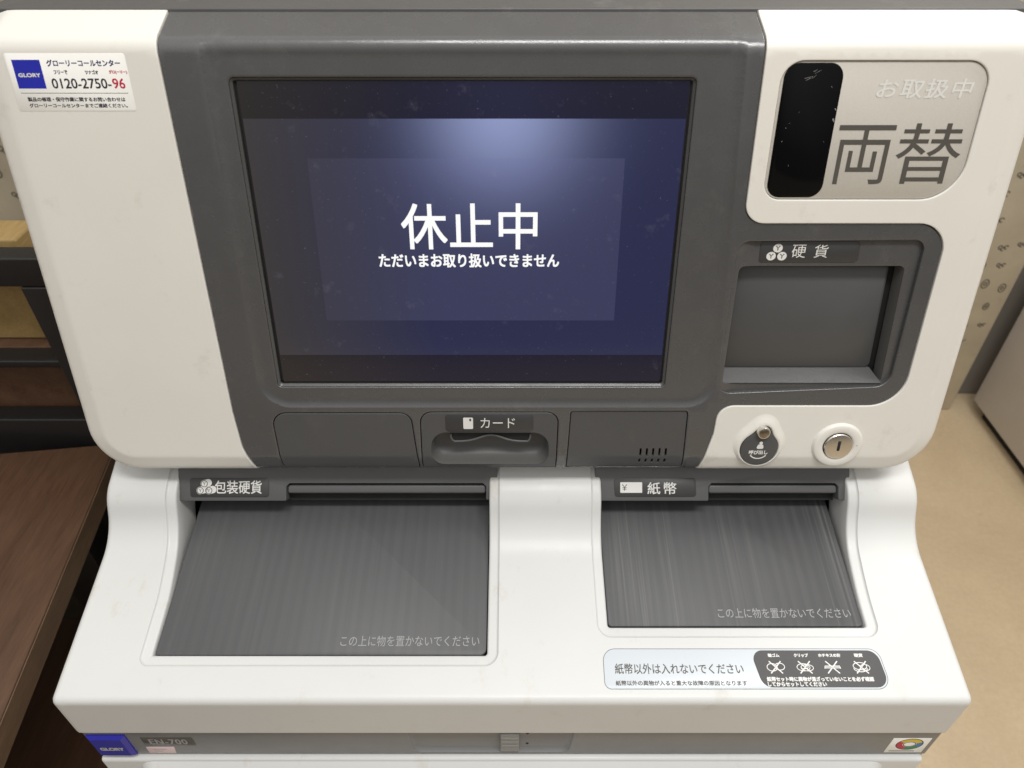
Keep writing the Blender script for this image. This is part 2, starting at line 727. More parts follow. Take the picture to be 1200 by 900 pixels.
a = Acc().box(-4.0, 1.242, 1.53, 1.60, 0.0, 2.6, .004)
WALL = a.out('wall', M['plaster'], label=None, angle=30)
tag(WALL, 'beige papered wall with scattered dark printed motifs behind the machine', 'wall')
random.seed(4)
mot = Acc()


def wmap(x, z, d):
    return (x, 1.53 - .0006, z)


def scribble(cx, cz, kind, s):
    if kind == 0:
        stroke(mot, circ(cx, cz, s * .7, s), .003, wmap, 0, True)
        stroke(mot, circ(cx, cz, s * .25, s * .4, 10), .003, wmap, 0, True)
    elif kind == 1:
        stroke(mot, [(cx - s, cz + s), (cx, cz), (cx + s * .9, cz + s * .8)], .003, wmap, 0)
        stroke(mot, [(cx, cz), (cx + s * .1, cz - s)], .003, wmap, 0)
    elif kind == 2:
        for q in (-.7, 0, .7):
            stroke(mot, circ(cx + q * s, cz + abs(q) * s * .6, s * .45, n=12, a0=20, a1=300), .003, wmap, 0)
    else:
        stroke(mot, [(cx - s, cz - s * .6), (cx - s * .3, cz + s), (cx + s * .3, cz - s * .2), (cx + s, cz + s * .7)], .003, wmap, 0)
        stroke(mot, [(cx - s * .8, cz), (cx + s * .8, cz + s * .1)], .0035, wmap, 0)


for i in range(80):
    for j in range(26):
        x = -3.05 + i * .054 + (.027 if j % 2 else 0) + random.uniform(-.012, .012)
        z = .05 + j * .060 + random.uniform(-.014, .014)
        if x < 1.215:
            scribble(x, z, random.choice((0, 0, 2, 2, 3, 1)), random.uniform(.008, .013))
mot.out('printed_motif', M['motif'], WALL, smooth=False)

a = Acc().box(1.262, 1.55, 1.60, 1.66, 0.0, 2.6, .003)
tag(a.out('partition', M['grey_wall'], angle=30), 'dark grey partition in the gap between papered wall and grey cabinet', 'partition')

cab = root('storage_cabinet', 'plain light grey steel cabinet standing on the floor at the right', 'cabinet', (1.5, 1.2, 0))
Acc().box(1.295, 1.80, .62, 1.535, .035, .80, .006).out('cabinet_body', M['cabinet'], cab, angle=30)
Acc().box(1.318, 1.78, .64, 1.50, 0.0, .035).out('plinth', M['void'], cab, smooth=False)

# low table on the left, turned a few degrees
TB = root('wooden_table', 'dark walnut table with black legs left of the machine', 'table', (-.90, .2, 0))
rz = math.radians(7.1)
pv = Vector((-.487, .472, 0))
TZ = CZ - .66
a = Acc().box(-1.387, -.487, -.75, .668, TZ - .032, TZ, .0012, 0, rz, pv)
a.out('tabletop', M['wood'], TB, angle=30)
a = Acc().box(-.4868, -.4858, -.748, .663, TZ - .031, TZ - .0015, 0, 0, rz, pv)
a.out('edge_band', M['wood_edge'], TB, smooth=False)
for lx, ly in ((-.55, .60), (-.55, -.68), (-1.33, .60), (-1.33, -.68)):
    Acc().box(lx - .025, lx + .025, ly - .025, ly + .025, 0, TZ - .032, .002, 0, rz, pv).out('leg', M['frame'], TB, angle=30)
Acc().box(-1.30, -.328, -.10, .66, .30, .325, .002).out('lower_shelf', M['wood'], TB, angle=30)

RK = root('metal_rack', 'black metal rack with dark wooden boards standing behind the walnut table', 'rack', (-.9, .75, 0))
for px, py, zt in ((-.536, .672, -.4275), (-1.46, .672, -.4275), (-.536, .96, -.62), (-1.46, .96, -.62)):
    Acc().box(px, px + .045, py, py + .03, 0, CZ + zt, .002).out('post', M['frame'], RK, angle=30)
for py, zt, th in ((.674, -.392, .035), (.674, -.530, .010), (.674, -.624, .10), (.962, -.62, .03)):
    Acc().box(-1.46, -.491, py - .001, py + .026, CZ + zt - th, CZ + zt, .002).out('rail', M['frame'], RK, angle=30)
Acc().box(-1.42, -.49, .702, .716, CZ - .655, CZ - .541, .001).out('back_board', M['wood'], RK, angle=30)
Acc().box(-1.42, -.49, .702, .958, CZ - .5405, CZ - .5305, .001).out('shelf_board', M['wood'], RK, angle=30)
Acc().box(-.49, -.335, .69, .71, .01, CZ - .40, .002).out('dark_gap_sheet', M['frame'], RK, angle=30)  # added black sheet, stands in for the dark gap beside the machine
Acc().box(-1.44, -.335, .712, .722, .02, CZ - .67, .001).out('dark_floor_sheet', M['frame'], RK, angle=30)  # added black sheet, covers lit floor where the gap should be dark
bolt = Acc()
v, f = tube_pts([(-.585, .687, CZ - .392), (-.585, .687, CZ - .387)], .007, 10)
bolt.add(v, f).out('bolt', M['frame'], RK, angle=30)
tag(Acc().box(-1.20, -.55, .718, .766, CZ - .530, CZ - .394, .003).out('wooden_crate', M['amber'], angle=30),
    'amber wooden box standing on the black rack shelf', 'box')

# ------------------------------------------------------------------ the machine
MC = root('money_changer', 'white and charcoal money changing machine with lit touch screen and two deposit trays', 'money changer', (0, .55, 0))


class Profile:
    """a curve in the (y, z) plane, built by integrating its direction; s in millimetres"""

    def __init__(s, start, pieces, s0=0.0, ds=.2):
        # pieces: (length, angle at start deg, angle at end deg)
        y, z = start
        t = s0
        s.S, s.Y, s.Z, s.A = [t], [y], [z], [pieces[0][1]]
        for L, a0, a1 in pieces:
            n = max(1, int(round(L / ds)))
            for i in range(n):
                am = a0 + (a1 - a0) * (i + .5) / n
                y += L / n * math.cos(math.radians(am)) * MM
                z += L / n * math.sin(math.radians(am)) * MM
                t += L / n
                s.S.append(t)
                s.Y.append(y)
                s.Z.append(z)
                s.A.append(a0 + (a1 - a0) * (i + 1) / n)
        s.S = np.array(s.S)

    def at(s, t, d=0.0):
        y = np.interp(t, s.S, s.Y)
        z = np.interp(t, s.S, s.Z)
        a_ = math.radians(np.interp(t, s.S, s.A))
        # outward normal: to the left of the direction of travel turned towards the user
        ny, nz = -math.sin(a_), math.cos(a_)
        return y - ny * d * MM, z - nz * d * MM


FA = math.degrees(math.atan2(.973, .23))
fy, fz = math.cos(math.radians(FA)), math.sin(math.radians(FA))
VB, VBEND, VT, TA = -41.5, 250.0, 287.0, 18.0
start = (.388 + fy * (VB - 5) * MM, -.367 + fz * (VB - 5) * MM)
BR = 12.0
HP = Profile(start, [(VBEND - VB + 5, FA, FA), (BR * math.radians(FA - TA), FA, TA), (60, TA, TA)], VB - 5)
BEND_END = VBEND + BR * math.radians(FA - TA)
HX = 317.2
CR, ROLL = 36.0, 12.0


def head_roll(x, v):
    """rounding of the head's sides and lower corners: depth below the flat face"""
    ax = abs(x)
    dx = HX - ax
    dv = v - VB
    if dx < CR and dv < CR:
        d = CR - math.hypot(CR - dx, CR - dv)
    else:
        d = min(dx, dv)
    d = max(d, 0)
    r = 0.0
    if d < 17:                       # gentle bevel band
        t = 17 - d
        r += .30 * (t * t / 6 if t < 3 else t - 1.5)
    if d < 6:                        # rounded outer edge
        r += 6 - math.sqrt(max(0, 36 - (6 - d) ** 2))
    return r


def H(x, v, d=0.0):
    y, z = HP.at(v, d)
    return vz((x * MM, y, z))


def Hc(x, v, d=0.0):
    return H(x, v, d + head_roll(x, v))


# sunken bezel of the dark fascia
BZ0, BZ1, BZV = -182.0, 0.0, 15.5


def bez_right(v):
    return 137.0 + (250 - v) * .045


def fascia_depth(x, v):
    if x > 149:
        return 1.2
    dl, dr, db = x - BZ0, bez_right(v) - x, v - BZV
    R = 22.0
    d = min(dl, dr, db)
    if db < R and dl < R:
        d = R - math.hypot(R - dl, R - db)
    elif db < R and dr < R:
        d = R - math.hypot(R - dr, R - db)
    if d <= 0:
        return 1.2
    t = min(1, d / 7.0)
    e = min(1, max(0, (v - VBEND + 2) / 13))
    e = 1 - e * e * (3 - 2 * e)
    return 1.2 + 1.7 * e * (1 - (1 - t) ** 2)


def Hf(x, v, d=0.0):
    return H(x, v, d + fascia_depth(x, v) + head_roll(x, v))


rows = [VBEND - 3, VBEND - 1] + list(np.arange(VBEND, BEND_END + .1, 1.1)) + [BEND_END + 1, BEND_END + 3]
rollrows = [VB + q for q in (.35, .8, 1.5, 2.4, 3.6, 5, 6.2, 9, 12, 14, 15, 16, 17, 18.5)]
rollcurves = []
big = ccw(fillet([(-HX, VB), (HX, VB), (HX, 400), (-HX, 400)], [CR, CR, 0, 0]))
for q in (.35, .8, 1.5, 2.4, 3.6, 5, 6.2, 9, 12, 14, 15, 16, 17, 18.5):
    rollcurves.append(densify(offset(big, q), 5))

# white covers
L_out = fillet([(-HX, VB), (-194.5, VB), (-201.5, -18), (-203.6, 12), (-206.4, VT), (-HX, VT)], [CR, 0, 30, 40, .4, .4])
LC = panel('side_cover', L_out, [], Hc, M['white'], MC, .45, 5, 9, rows + rollrows, 5, curves=rollcurves)

SIGN = fillet([(158.2, 165.8), (281.4, 165.8), (281.4, 246.4), (158.2, 246.4)], [11, 24, 14, 13])
BTN_C, LOCK_C = (183.6, -17.6), (241.8, -15.0)
R_out = fillet([(HX, VB), (HX, VT), (147.2, VT), (148.8, 150.7), (281.6, 150.7), (281.6, 17.6), (150.0, 17.6), (149.0, -6), (141.5, VB)],
               [CR, .4, .4, 13, 20, 24, 22, 24, 0])
RC = panel('side_cover', R_out, [SIGN], Hc, M['white'], MC, .45, 5, 9, rows + rollrows, 5, .5, 2.5, curves=rollcurves)

# dark fascia with its openings
SCR = fillet([(SX0, SV0), (SX1, SV0), (SX1, SV1), (SX0, SV1)], 3.4)
P1 = fillet([(-174.5, VB + 3), (-70.0, VB + 3), (-74.0, 11.3), (-176.2, 11.3)], [0, 0, 9, 11])
P2 = fillet([(-68.2, VB + 3), (33.6, VB + 3), (34.2, 12.0), (-67.4, 12.0)], [0, 0, 9, 9])
P3 = fillet([(41.0, VB + 3), (129.8, VB + 3), (128.6, 12.6), (42.8, 12.6)], [0, 0, 2.5, 2.5])
COIN = fillet([(150.6, 34.6), (264.8, 34.6), (261.6, 121.0), (151.0, 121.0)], [2.5, 2.5, 3.5, 3.5])
F_out = fillet([(-193.9, VB), (141.0, VB), (148.6, -6), (149.5, 17.1), (281.2, 17.1), (281.2, 150.3), (148.3, 150.3), (146.7, VT),
                (-205.9, VT), (-203.1, 12), (-201.0, -18)], [0, 0, 24, 22.5, 24, 20.4, 13.3, .4, .4, 40, 30])
st = fillet([(146.8, 27.0), (270.0, 33.0), (269.6, 139.6), (147.6, 138.6)], [10, 11, 7, 8])   # step round the coin slot
bzc = []
for q in (-.4, .05, .7, 1.6, 2.8, 4.2, 6, 8, 10):
    bzc.append(densify(offset(ccw(fillet([(BZ0, BZV), (bez_right(BZV), BZV), (bez_right(400), 400), (BZ0, 400)], [22, 22, 0, 0])), q), 4))
FC = panel('fascia', F_out, [SCR, P1, P2, P3, st], Hf, M['dark'], MC, .4, 5, 8, rows + rollrows, 5, .7, 5, curves=rollcurves + bzc)

# head core behind the skins: sides, underside and the flat top
core = Acc()
out = ccw(fillet([(-HX + .4, VB + .4), (HX - .4, VB + .4), (HX - .4, VT - .8), (-HX + .4, VT - .8)], [CR, CR, .4, .4]))
out = densify(out, 5)
nn = len(out)
cv = [H(q[0], q[1], ROLL - 2) for q in out] + [tuple(np.array(H(q[0], q[1], ROLL - 2)) + np.array((0, .34, 0))) for q in out]
cf = [(i, (i + 1) % nn, nn + (i + 1) % nn, nn + i) for i in range(nn)] + [tuple(range(nn, 2 * nn))]
core.add(cv, cf).out('head_housing', M['white'], MC, angle=35)
ty, tz = HP.at(VT, 0)
a = Acc().box(-HX * MM + .0006, HX * MM - .0006, ty + .0012, ty + .36, tz + CZ - .012, tz + CZ + .0005, .001)
a.out('top_cover', M['top'], MC, angle=30)

# --- touch screen
SC = loft('touch_screen', [(offset(ccw(SCR), .15), 3.2), (offset(ccw(SCR), .2), 3.9), (offset(ccw(SCR), 1.6), 5.2), (offset(ccw(SCR), 1.65), 6.8)], H, M['dark2'], MC, cap=False)


def disp(name, x0, x1, v0, v1, d, mat):
    xs = np.linspace(x0, x1, 2)
    o = mesh_obj(name, [H(x0, v0, d), H(x1, v0, d), H(x1, v1, d), H(x0, v1, d)], [(0, 1, 2, 3)], mat, SC, False)
    uv = o.data.uv_layers.new(name='UVMap')
    for lp in o.data.loops:
        vi = lp.vertex_index
        x = (x0, x1, x1, x0)[vi]
        v_ = (v0, v0, v1, v1)[vi]
        uv.data[lp.index].uv = ((x - SX0) / (SX1 - SX0), (v_ - SV0) / (SV1 - SV0))
    return o


g = offset(ccw(SCR), 1.6)
loft('gasket', [(g, 6.1), (offset(g, .7), 6.1), (offset(g, .8), 6.8), (offset(g, 4), 6.8)], H, M['black'], SC, cap=False)
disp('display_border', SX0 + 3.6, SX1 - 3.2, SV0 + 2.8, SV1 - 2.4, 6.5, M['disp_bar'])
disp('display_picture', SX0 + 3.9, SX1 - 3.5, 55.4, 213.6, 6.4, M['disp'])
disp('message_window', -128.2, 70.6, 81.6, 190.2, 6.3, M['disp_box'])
text('message', [('休止中', -72.2, 16.6, 132.0, 162.3, 0.02, 1.0), ('ただいまお取り扱いできません', -88.6, 31.4, 119.6, 129.2, 0.05)],
     H, 6.2, M['disp_text'], SC)

# --- flap, card reader, speaker panel


def Hb(x, v, d=0.0):
    return H(x, v, d + 1.25 + head_roll(x, v))


panel('blank_flap', offset(ccw(P1), .55), [], Hb, M['dark2'], MC, .4, 4, 9, rollrows, 5)
SLOT = fillet([(-61.0, -33.4), (27.6, -33.4), (27.0, -5.6), (-59.8, -5.6)], [10, 10, 12, 12])
CD = panel('card_reader', offset(ccw(P2), .55), [SLOT], Hb, M['dark2'], MC, .4, 4, 6, rollrows, 4, .5, 3)
sl = ccw(SLOT)
loft('card_recess', [(sl, 2.0), (offset(sl, .5), 7), (offset(sl, 1.6), 12.5), (offset(sl, 4), 15.5), (offset(sl, 8), 16)], H, M['recess'], CD, angle=80)
# the reader's mouth: a lip whose lower edge arches up in the middle
mouth = []
for i in range(25):
    t = i / 24
    x = -43 + t * 54.5
    v_ = -14.8 + 5.6 * math.exp(-((t - .5) / .21) ** 2)
    mouth.append((x, v_))
arch = np.array([(-45.8, -5.2), (-45.8, -11.0), (-44.6, -14.2)] + mouth + [(13.0, -14.2), (13.8, -11.0), (13.8, -5.2)])
arch = ccw(arch)
loft('card_mouth', [(arch, 16), (arch, 5.2), (offset(arch, .2), 5.0)], H, M['void'], CD, angle=30)
lipp = [(-45.6, -8.0), (-45.6, -11.6), (-44.4, -14.0)] + mouth + [(12.6, -14.0), (13.6, -11.6), (13.6, -8.0)]
lp = Acc()
v, f = tube_pts([H(q[0], q[1], 4.6) for q in lipp], .00085, 8)
lp.add(v, f)
nl = len(lipp)
lv_ = [H(q[0], q[1] - .4, 4.7) for q in lipp] + [H(q[0], q[1] - 1.6, 16) for q in lipp]
lp.add(lv_, [(i, i + 1, nl + i + 1, nl + i) for i in range(nl - 1)])
lp.out('card_lip', M['bar'], CD, angle=60)
dk = ccw(fillet([(-46.5, -9.6), (14.5, -9.6), (14.5, -4.6), (-46.5, -4.6)], .4))
loft('card_gap', [(dk, 16), (dk, 5.1)], H, M['void'], CD, angle=30)
cl = fillet([(-49.0, -4.6), (15.7, -4.6), (15.7, 10.5), (-48.8, 10.5)], 3.2)
slab('label_plate', cl, Hb, M['label'], CD, -.35)
ic = Acc()
flat_poly(ic, fillet([(-35.8, -2.0), (-28.6, -2.0), (-28.6, 7.6), (-35.8, 7.6)], .9), Hb, -.42)
ic.out('card_icon', M['ink_white'], CD, False)
ic = Acc()
flat_poly(ic, circ(-30.6, 5.6, .75, 1.1), Hb, -.48)
ic.out('icon_dot', M['label'], CD, False)
text('lettering', [('カード', -23.2, 2.2, -1.2, 7.2)], Hb, -.42, M['ink_white'], CD)

HOLES = []
for i in range(5):
    x = 96.6 + i * 4.75
    HOLES.append(fillet([(x - .75, -26.4), (x + .75, -26.4), (x + .75, -19.6), (x - .75, -19.6)], .7))
    HOLES.append(fillet([(x - .95, -33.2), (x + .55, -33.2), (x + .95, -29.4), (x - .55, -29.4)], .6))


def Hs(x, v, d=0.0):
    return H(x, v, d + 2.2 + head_roll(x, v) * .95)


SPK = panel('speaker_panel', offset(ccw(P3), .5), HOLES, Hs, M['dark2'], MC, .3, 4, 8, rollrows, 5, .15, 2.5)
bk = ccw(fillet([(90, -35), (122, -35), (122, -17), (90, -17)], 1))
loft('speaker_mesh', [(bk, 9.2), (offset(bk, .5), 9.0)], H, M['void'], SPK)

# --- coin slot
CN = loft('coin_slot', [(offset(ccw(COIN), .1), 5.2), (offset(ccw(COIN), .3), 6.0), (offset(ccw(COIN), .9), 15.5)], H, M['recess'], MC, cap=False)
bp_ = np.array([(152.2, 42.6), (258.4, 42.6), (255.6, 119), (152.2, 119)])
back = fillet([tuple(q) for q in bp_], [1.5, 4, 2, 2])
loft('coin_flap', [(ccw(back), 16), (ccw(back), 13.4), (offset(ccw(back), .5), 13.0)], H, M['dark2'], CN)
ld = np.array([(151.6, 35.2), (264.2, 35.2), (258.8, 42.2), (151.8, 42.2)])
loft('coin_ledge', [(ccw(ld), 15.5), (ccw(fillet([(151.3, 35.0), (264.4, 35.0), (258.8, 42.0), (151.8, 42.0)], 0)), 15.0)], H, M['dark2'], CN)
lv = [H(151.2, 34.9, 3.2), H(264.5, 34.9, 3.2), H(259.0, 42.4, 13.6), H(151.6, 42.4, 13.6)]
mesh_obj('coin_lip', lv, [(0, 1, 2, 3)], M['dark2'], CN, False)
p = ccw(np.array([(151.2, 30), (264, 30), (264, 124), (151.2, 124)]))
loft('coin_back', [(p, 17.0), (offset(p, .2), 16.9)], H, M['void'], CN)
# sunken frame round it


def coin_depth(x):
    t = min(1, max(0, (x - 147) / 14))
    return 1.9 + 2.6 * t * t * (3 - 2 * t)


panel('coin_frame', offset(ccw(st), -.3), [COIN], lambda x, v, d=0.0: H(x, v, d + coin_depth(x)), M['dark'], CN, .2, 1.6, 5, (), 4, .6, 1.4)


def Hl(x, v, d=0.0):
    return H(x, v, d + coin_depth(x))


lb = fillet([(163.6, 123.6), (229.4, 123.6), (228.6, 138.0), (163.0, 138.0)], [2, 3, 3, 2])
slab('label_plate', lb, Hl, M['label'], CN, -.3)
ic = Acc()
ii = Acc()
for cx, cv_ in ((174.9, 133.4), (171.2, 128.0), (178.4, 128.0)):
    flat_poly(ic, circ(cx, cv_, 3.1, 2.9), Hl, -.36)
    stroke(ii, [(cx - 1.3, cv_ + 1.5), (cx, cv_ + .1), (cx + 1.3, cv_ + 1.5)], .6, Hl, -.42)
    stroke(ii, [(cx, cv_ + .1), (cx, cv_ - 1.5)], .6, Hl, -.42)
ic.out('coin_icon', M['ink_white'], CN, False)
ii.out('icon_mark', M['label'], CN, False)
text('lettering', [('硬', 184.4, 193.6, 126.9, 135.8), ('貨', 199.2, 208.2, 126.9, 135.8)], Hl, -.36, M['ink_white'], CN)

# --- status sign
SG = slab('status_sign', offset(ccw(SIGN), .4), H, M['silver'], MC, 1.1, 3.0, .2)
blk = fillet([(160.2, 167.2), (195.2, 167.2), (195.2, 245.2), (160.2, 245.2)], 8.5)
slab('sensor_window', blk, H, M['window'], SG, .85, 1.3, .15)
text('lettering', [('両', 198.8, 233.4, 175.4, 210.6, 0.0), ('替', 236.6, 276.4, 175.6, 211.6, 0.0)], H, .95, M['ink_grey'], SG)
text('embossed_lettering', [('お取扱中', 216.2, 272.4, 225.6, 236.6, 0.03, 1.12, .12)], H, .95, M['emboss'], SG)

ic = Acc()
random.seed(9)
for q in range(5):
    x_, v_ = random.uniform(172, 182), random.uniform(234, 241)
    stroke(ic, [(x_, v_), (x_ + random.uniform(2, 6), v_ + random.uniform(.2, 2.2))], random.uniform(.10, .18), H, .80)
for q in range(7):
    x_, v_ = random.uniform(164, 193), random.uniform(172, 240)
    stroke(ic, [(x_, v_), (x_ + random.uniform(-.8, .8), v_ + random.uniform(.3, .9))], random.uniform(.10, .22), H, .80)
for q in range(4):
    x_, v_ = random.uniform(193.2, 194.4), random.uniform(212, 219)
    stroke(ic, [(x_, v_), (x_ + random.uniform(-.8, .8), v_ + 1.2)], .4, H, .80)
ic.out('scratch', M['ink_pale'], SG, False)

# --- call button and lock


def keyhole(lv, r1=14.0, r2=5.4, k=5.0):
    """outline at distance lv from a smooth union of two discs"""
    c1 = np.array(BTN_C)
    c2 = c1 + np.array((1.6, 14.2))
    o = c1 + np.array((.5, 4.5))

    def sdf(q):
        a_, b_ = np.linalg.norm(q - c1) - r1, np.linalg.norm(q - c2) - r2
        h = max(k - abs(a_ - b_), 0) / k
        return min(a_, b_) - h * h * k * .25 - lv
    pts = []
    for i in range(72):
        u = np.array((math.cos(i * math.pi / 36), math.sin(i * math.pi / 36)))
        lo_, hi2 = 0.0, 40.0
        for _ in range(40):
            m = (lo_ + hi2) / 2
            if sdf(o + u * m) < 0:
                lo_ = m
            else:
                hi2 = m
        pts.append(o + u * lo_)
    return np.array(pts)


kh = keyhole(0)
CALL = loft('call_button', [(keyhole(5.6) + np.array((0, 4.0)), .1), (keyhole(4.6) + np.array((0, 3.2)), -.2), (keyhole(3.2) + np.array((0, 2.1)), -1.1), (keyhole(2.0) + np.array((0, 1.2)), -2.0), (keyhole(1.0) + np.array((0, .5)), -2.3), (keyhole(.4), -2.0), (keyhole(.1), -1.2), (keyhole(0), .5)],
            H, M['white'], MC, angle=70)
loft('button_disc', [(keyhole(-.3), .4), (keyhole(-.3), -1.9), (keyhole(-.5), -2.4), (keyhole(-1.0), -2.6)], H, M['dark2'], CALL)
c0 = np.array(BTN_C) + np.array((0.4, 15.4))
ring_ = circ(c0[0], c0[1], 4.7, n=32)
loft('metal_knob', [(ring_, .5), (ring_, -5.2), (offset(ring_, .4), -5.8), (offset(ring_, .9), -5.9)], H, M['metal'], CALL, angle=35)
slab('knob_face', offset(ring_, 1.0), H, M['metal_reflect'], CALL, -5.95, -5.6, .05)
ic = Acc()
bx, bv = BTN_C
flat_poly(ic, circ(bx + .6, bv + 5.6, 1.3), H, -2.68)
flat_poly(ic, fillet([(bx - 2.6, bv + .6), (bx + 3.2, bv + .6), (bx + 2.2, bv + 4.4), (bx - 1.4, bv + 4.4)], 1.2), H, -2.68)
stroke(ic, circ(bx - .2, bv - 1.2, 7.0, 6.6, 16, 215, 325), .9, H, -2.68)
text_acc(ic, '呼び出し', bx - 7.4, bx + 6.6, bv - 4.3, bv - .6, H, -2.68, .08)
ic.out('lettering', M['ink_white'], CALL, False)

lo_ = circ(LOCK_C[0], LOCK_C[1], 18.2, 18.0, 48)
KL = loft('key_lock', [(offset(lo_, -.6), .1), (lo_, -1.0), (offset(lo_, .5), -1.9), (offset(lo_, 1.4), -2.4), (offset(lo_, 5.6), -2.5),
                       (offset(lo_, 6.8), -2.0), (offset(lo_, 7.2), -1.0)], H, M['white'], MC, angle=60)
gr = circ(LOCK_C[0], LOCK_C[1], 11.3, n=40)
slab('gap_ring', gr, H, M['void'], KL, -1.15, 0, .05)
cy = circ(LOCK_C[0], LOCK_C[1], 10.5, n=40)
loft('lock_cylinder', [(cy, .2), (cy, -2.7), (offset(cy, .5), -3.3), (offset(cy, 1.0), -3.4)], H, M['metal'], KL, angle=35)
kw = fillet([(LOCK_C[0] - 1.1, LOCK_C[1] - 3.4), (LOCK_C[0] + 1.1, LOCK_C[1] - 3.4), (LOCK_C[0] + 1.1, LOCK_C[1] + 5.0), (LOCK_C[0] - 1.1, LOCK_C[1] + 5.0)], .8)
slab('keyway', kw, H, M['void'], KL, -3.5, -3.0, .05)
ic = Acc()
stroke(ic, [(LOCK_C[0] + 13.0, LOCK_C[1] + .6), (LOCK_C[0] + 14.2, LOCK_C[1] + .6)], .9, H, -2.56)
ic.out('index_mark', M['ink_soft'], KL, False)

# --- service sticker on the left cover
stk = fillet([(-295.4, 218.6), (-225.0, 218.6), (-225.0, 250.3), (-295.4, 250.3)], 1.6)
SS = slab('service_sticker', stk, H, M['paper'], MC, -.12, .1, .05)
ic = Acc()
flat_poly(ic, [(-291.6, 231.2), (-275.2, 231.2), (-275.2, 246.8), (-291.6, 246.8)], H, -.16)
ic.out('logo_block', M['ink_blue'], SS, False)
text('logo_lettering', [('GLORY', -289.8, -276.8, 237.4, 239.6, 0.12)], H, -.20, M['ink_white'], SS)
text('heading', [('グローリーコールセンター', -271.6, -228.6, 243.2, 246.9, 0.06)], H, -.16, M['ink_navy'], SS)
text('small_print', [('フリーで', -268.6, -260.6, 239.0, 241.3, 0.08), ('ツナゴオ', -250.3, -242.6, 239.0, 241.3, 0.08),
                     ('製品の修理・保守作業に関するお問い合わせは', -288.2, -230.2, 224.0, 226.5, 0.06),
                     ('グローリーコールセンターまでご連絡ください。', -288.2, -229.6, 220.6, 223.0, 0.06)], H, -.16, M['ink_dark'], SS)
text('phone_number', [('0120-2750-', -271.4, -236.4, 231.2, 236.8, 0.04)], H, -.16, M['ink_dark'], SS)
text('red_lettering', [('96', -235.6, -228.3, 231.2, 236.8, 0.04), ('グロ(ーリー)', -236.3, -225.6, 239.0, 241.3, .08)], H, -.16, M['ink_red'], SS)
ic = Acc()
stroke(ic, [(-291.2, 228.7), (-227.6, 228.7)], .3, H, -.16)
ic.out('ruled_line', M['ink_grey'], SS, False)

# ------------------------------------------------------------------ lower body: lip, sloping shelf, neck
SA = 13.0
LIPR = 6.0
AY, ABOT = .242, -.536
la = LIPR * math.radians(90 - SA)
# find where the straight apron ends so that the slope passes through (0.3145, -0.473)
ca = [(1, 90, 90)]
tmp = Profile((0, 0), [(la, 90, SA)])
dy, dz = tmp.Y[-1], tmp.Z[-1]
# slope line z = -0.473 + tan13 (y - .3145); the end of the rounding lies on it
ze = -.473 + math.tan(math.radians(SA)) * (AY + dy - .3145)
ap_len = (ze - dz - ABOT) / MM
FR = 40.0
fa = FR * math.radians(62 - SA)
slope_len = (.345 - (AY + dy)) / math.cos(math.radians(SA)) / MM
CRV = 28.0
ca_ = CRV * math.radians(62 - 20)
SPf = Profile((AY, ABOT), [(ap_len, 90, 90), (la, 90, SA), (slope_len, SA, SA), (fa, SA, 62), (6, 62, 62), (ca_, 62, 20), (60, 20, 20)])
S_slope0 = ap_len + la
S_slope1 = S_slope0 + slope_len
S_neck = S_slope1 + fa + 6 + ca_
S_end = S_neck + 26
s_ref = S_slope0 + (.3145 - AY - dy) / math.cos(math.radians(SA)) / MM   # s at the reference point of the slope


def s_of(v):
    return s_ref + v


BX = 320.0


def shelf_roll(x):
    d = BX - abs(x)
    R = 5.0
    if d >= R:
        return 0.0
    d = max(0, d)
    return R - math.sqrt(max(0, R * R - (R - d) ** 2))


def SH0(x, s, d=0.0):
    y, z = SPf.at(s, d)
    return vz((x * MM, y, z))


def SH(x, s, d=0.0):
    return SH0(x, s, d + shelf_roll(x))


rimL = [(-266.2, s_of(-50)), (-10.0, s_of(-50)), (-10.0, S_end + 40), (-266.2, S_end + 40)]
rimR = [(62.6, s_of(-29.8)), (268.4, s_of(-29.8)), (268.4, S_end + 40), (62.6, S_end + 40)]
RL = ccw(fillet(rimL, [7, 10, 0, 0]))
RR = ccw(fillet(rimR, [10, 10, 0, 0]))
srows = [ap_len + la * q for q in np.linspace(0, 1, 12)] + [S_slope1 + (S_neck - S_slope1) * q for q in np.linspace(-.04, 1.06, 36)] + [ap_len - 1, S_slope0 + 1.5]
scols = [sg * (BX - q) for sg in (-1, 1) for q in (.15, .5, 1.1, 1.9, 2.9, 4.0, 5.0, 6.5)]


def clip_top(p, top):
    """open outline of a hole that runs out through the top edge"""
    return [q for q in p if q[1] <= top - .01]


# outline of the whole moulding with both openings cut out from the top edge
def cut(p):
    """ordered points of an opening from its right top, round the bottom, to its left top"""
    q = ccw(p)
    i = max(range(len(q)), key=lambda j: (q[j][1] > S_end, q[j][0]) if q[j][1] > S_end else (False, -1e9))
    q = np.roll(q, -i, 0)          # starts at top right; ccw goes top right -> top left -> down -> bottom right
    pts = q[1:]
    L = [tuple(r) for r in q if r[1] <= S_end]
    # split: left side first (going down), bottom, right side up
    L = sorted(range(len(q)), key=lambda j: j)
    seq = [tuple(q[j]) for j in L if q[j][1] <= S_end]
    return [(seq[0][0], S_end)] + seq + [(seq[-1][0], S_end)]


lw = cut(RL)       # left top -> bottom -> right top
rw = cut(RR)


def flare(q):
    t = min(1, max(0, (q[1] - S_slope1 + 40) / (40 + fa)))
    t = t * t * (3 - 2 * t)
    return (q[0] - 6 * t if q[0] < -200 else q[0] + 4 * t if q[0] > 200 else q[0], q[1])


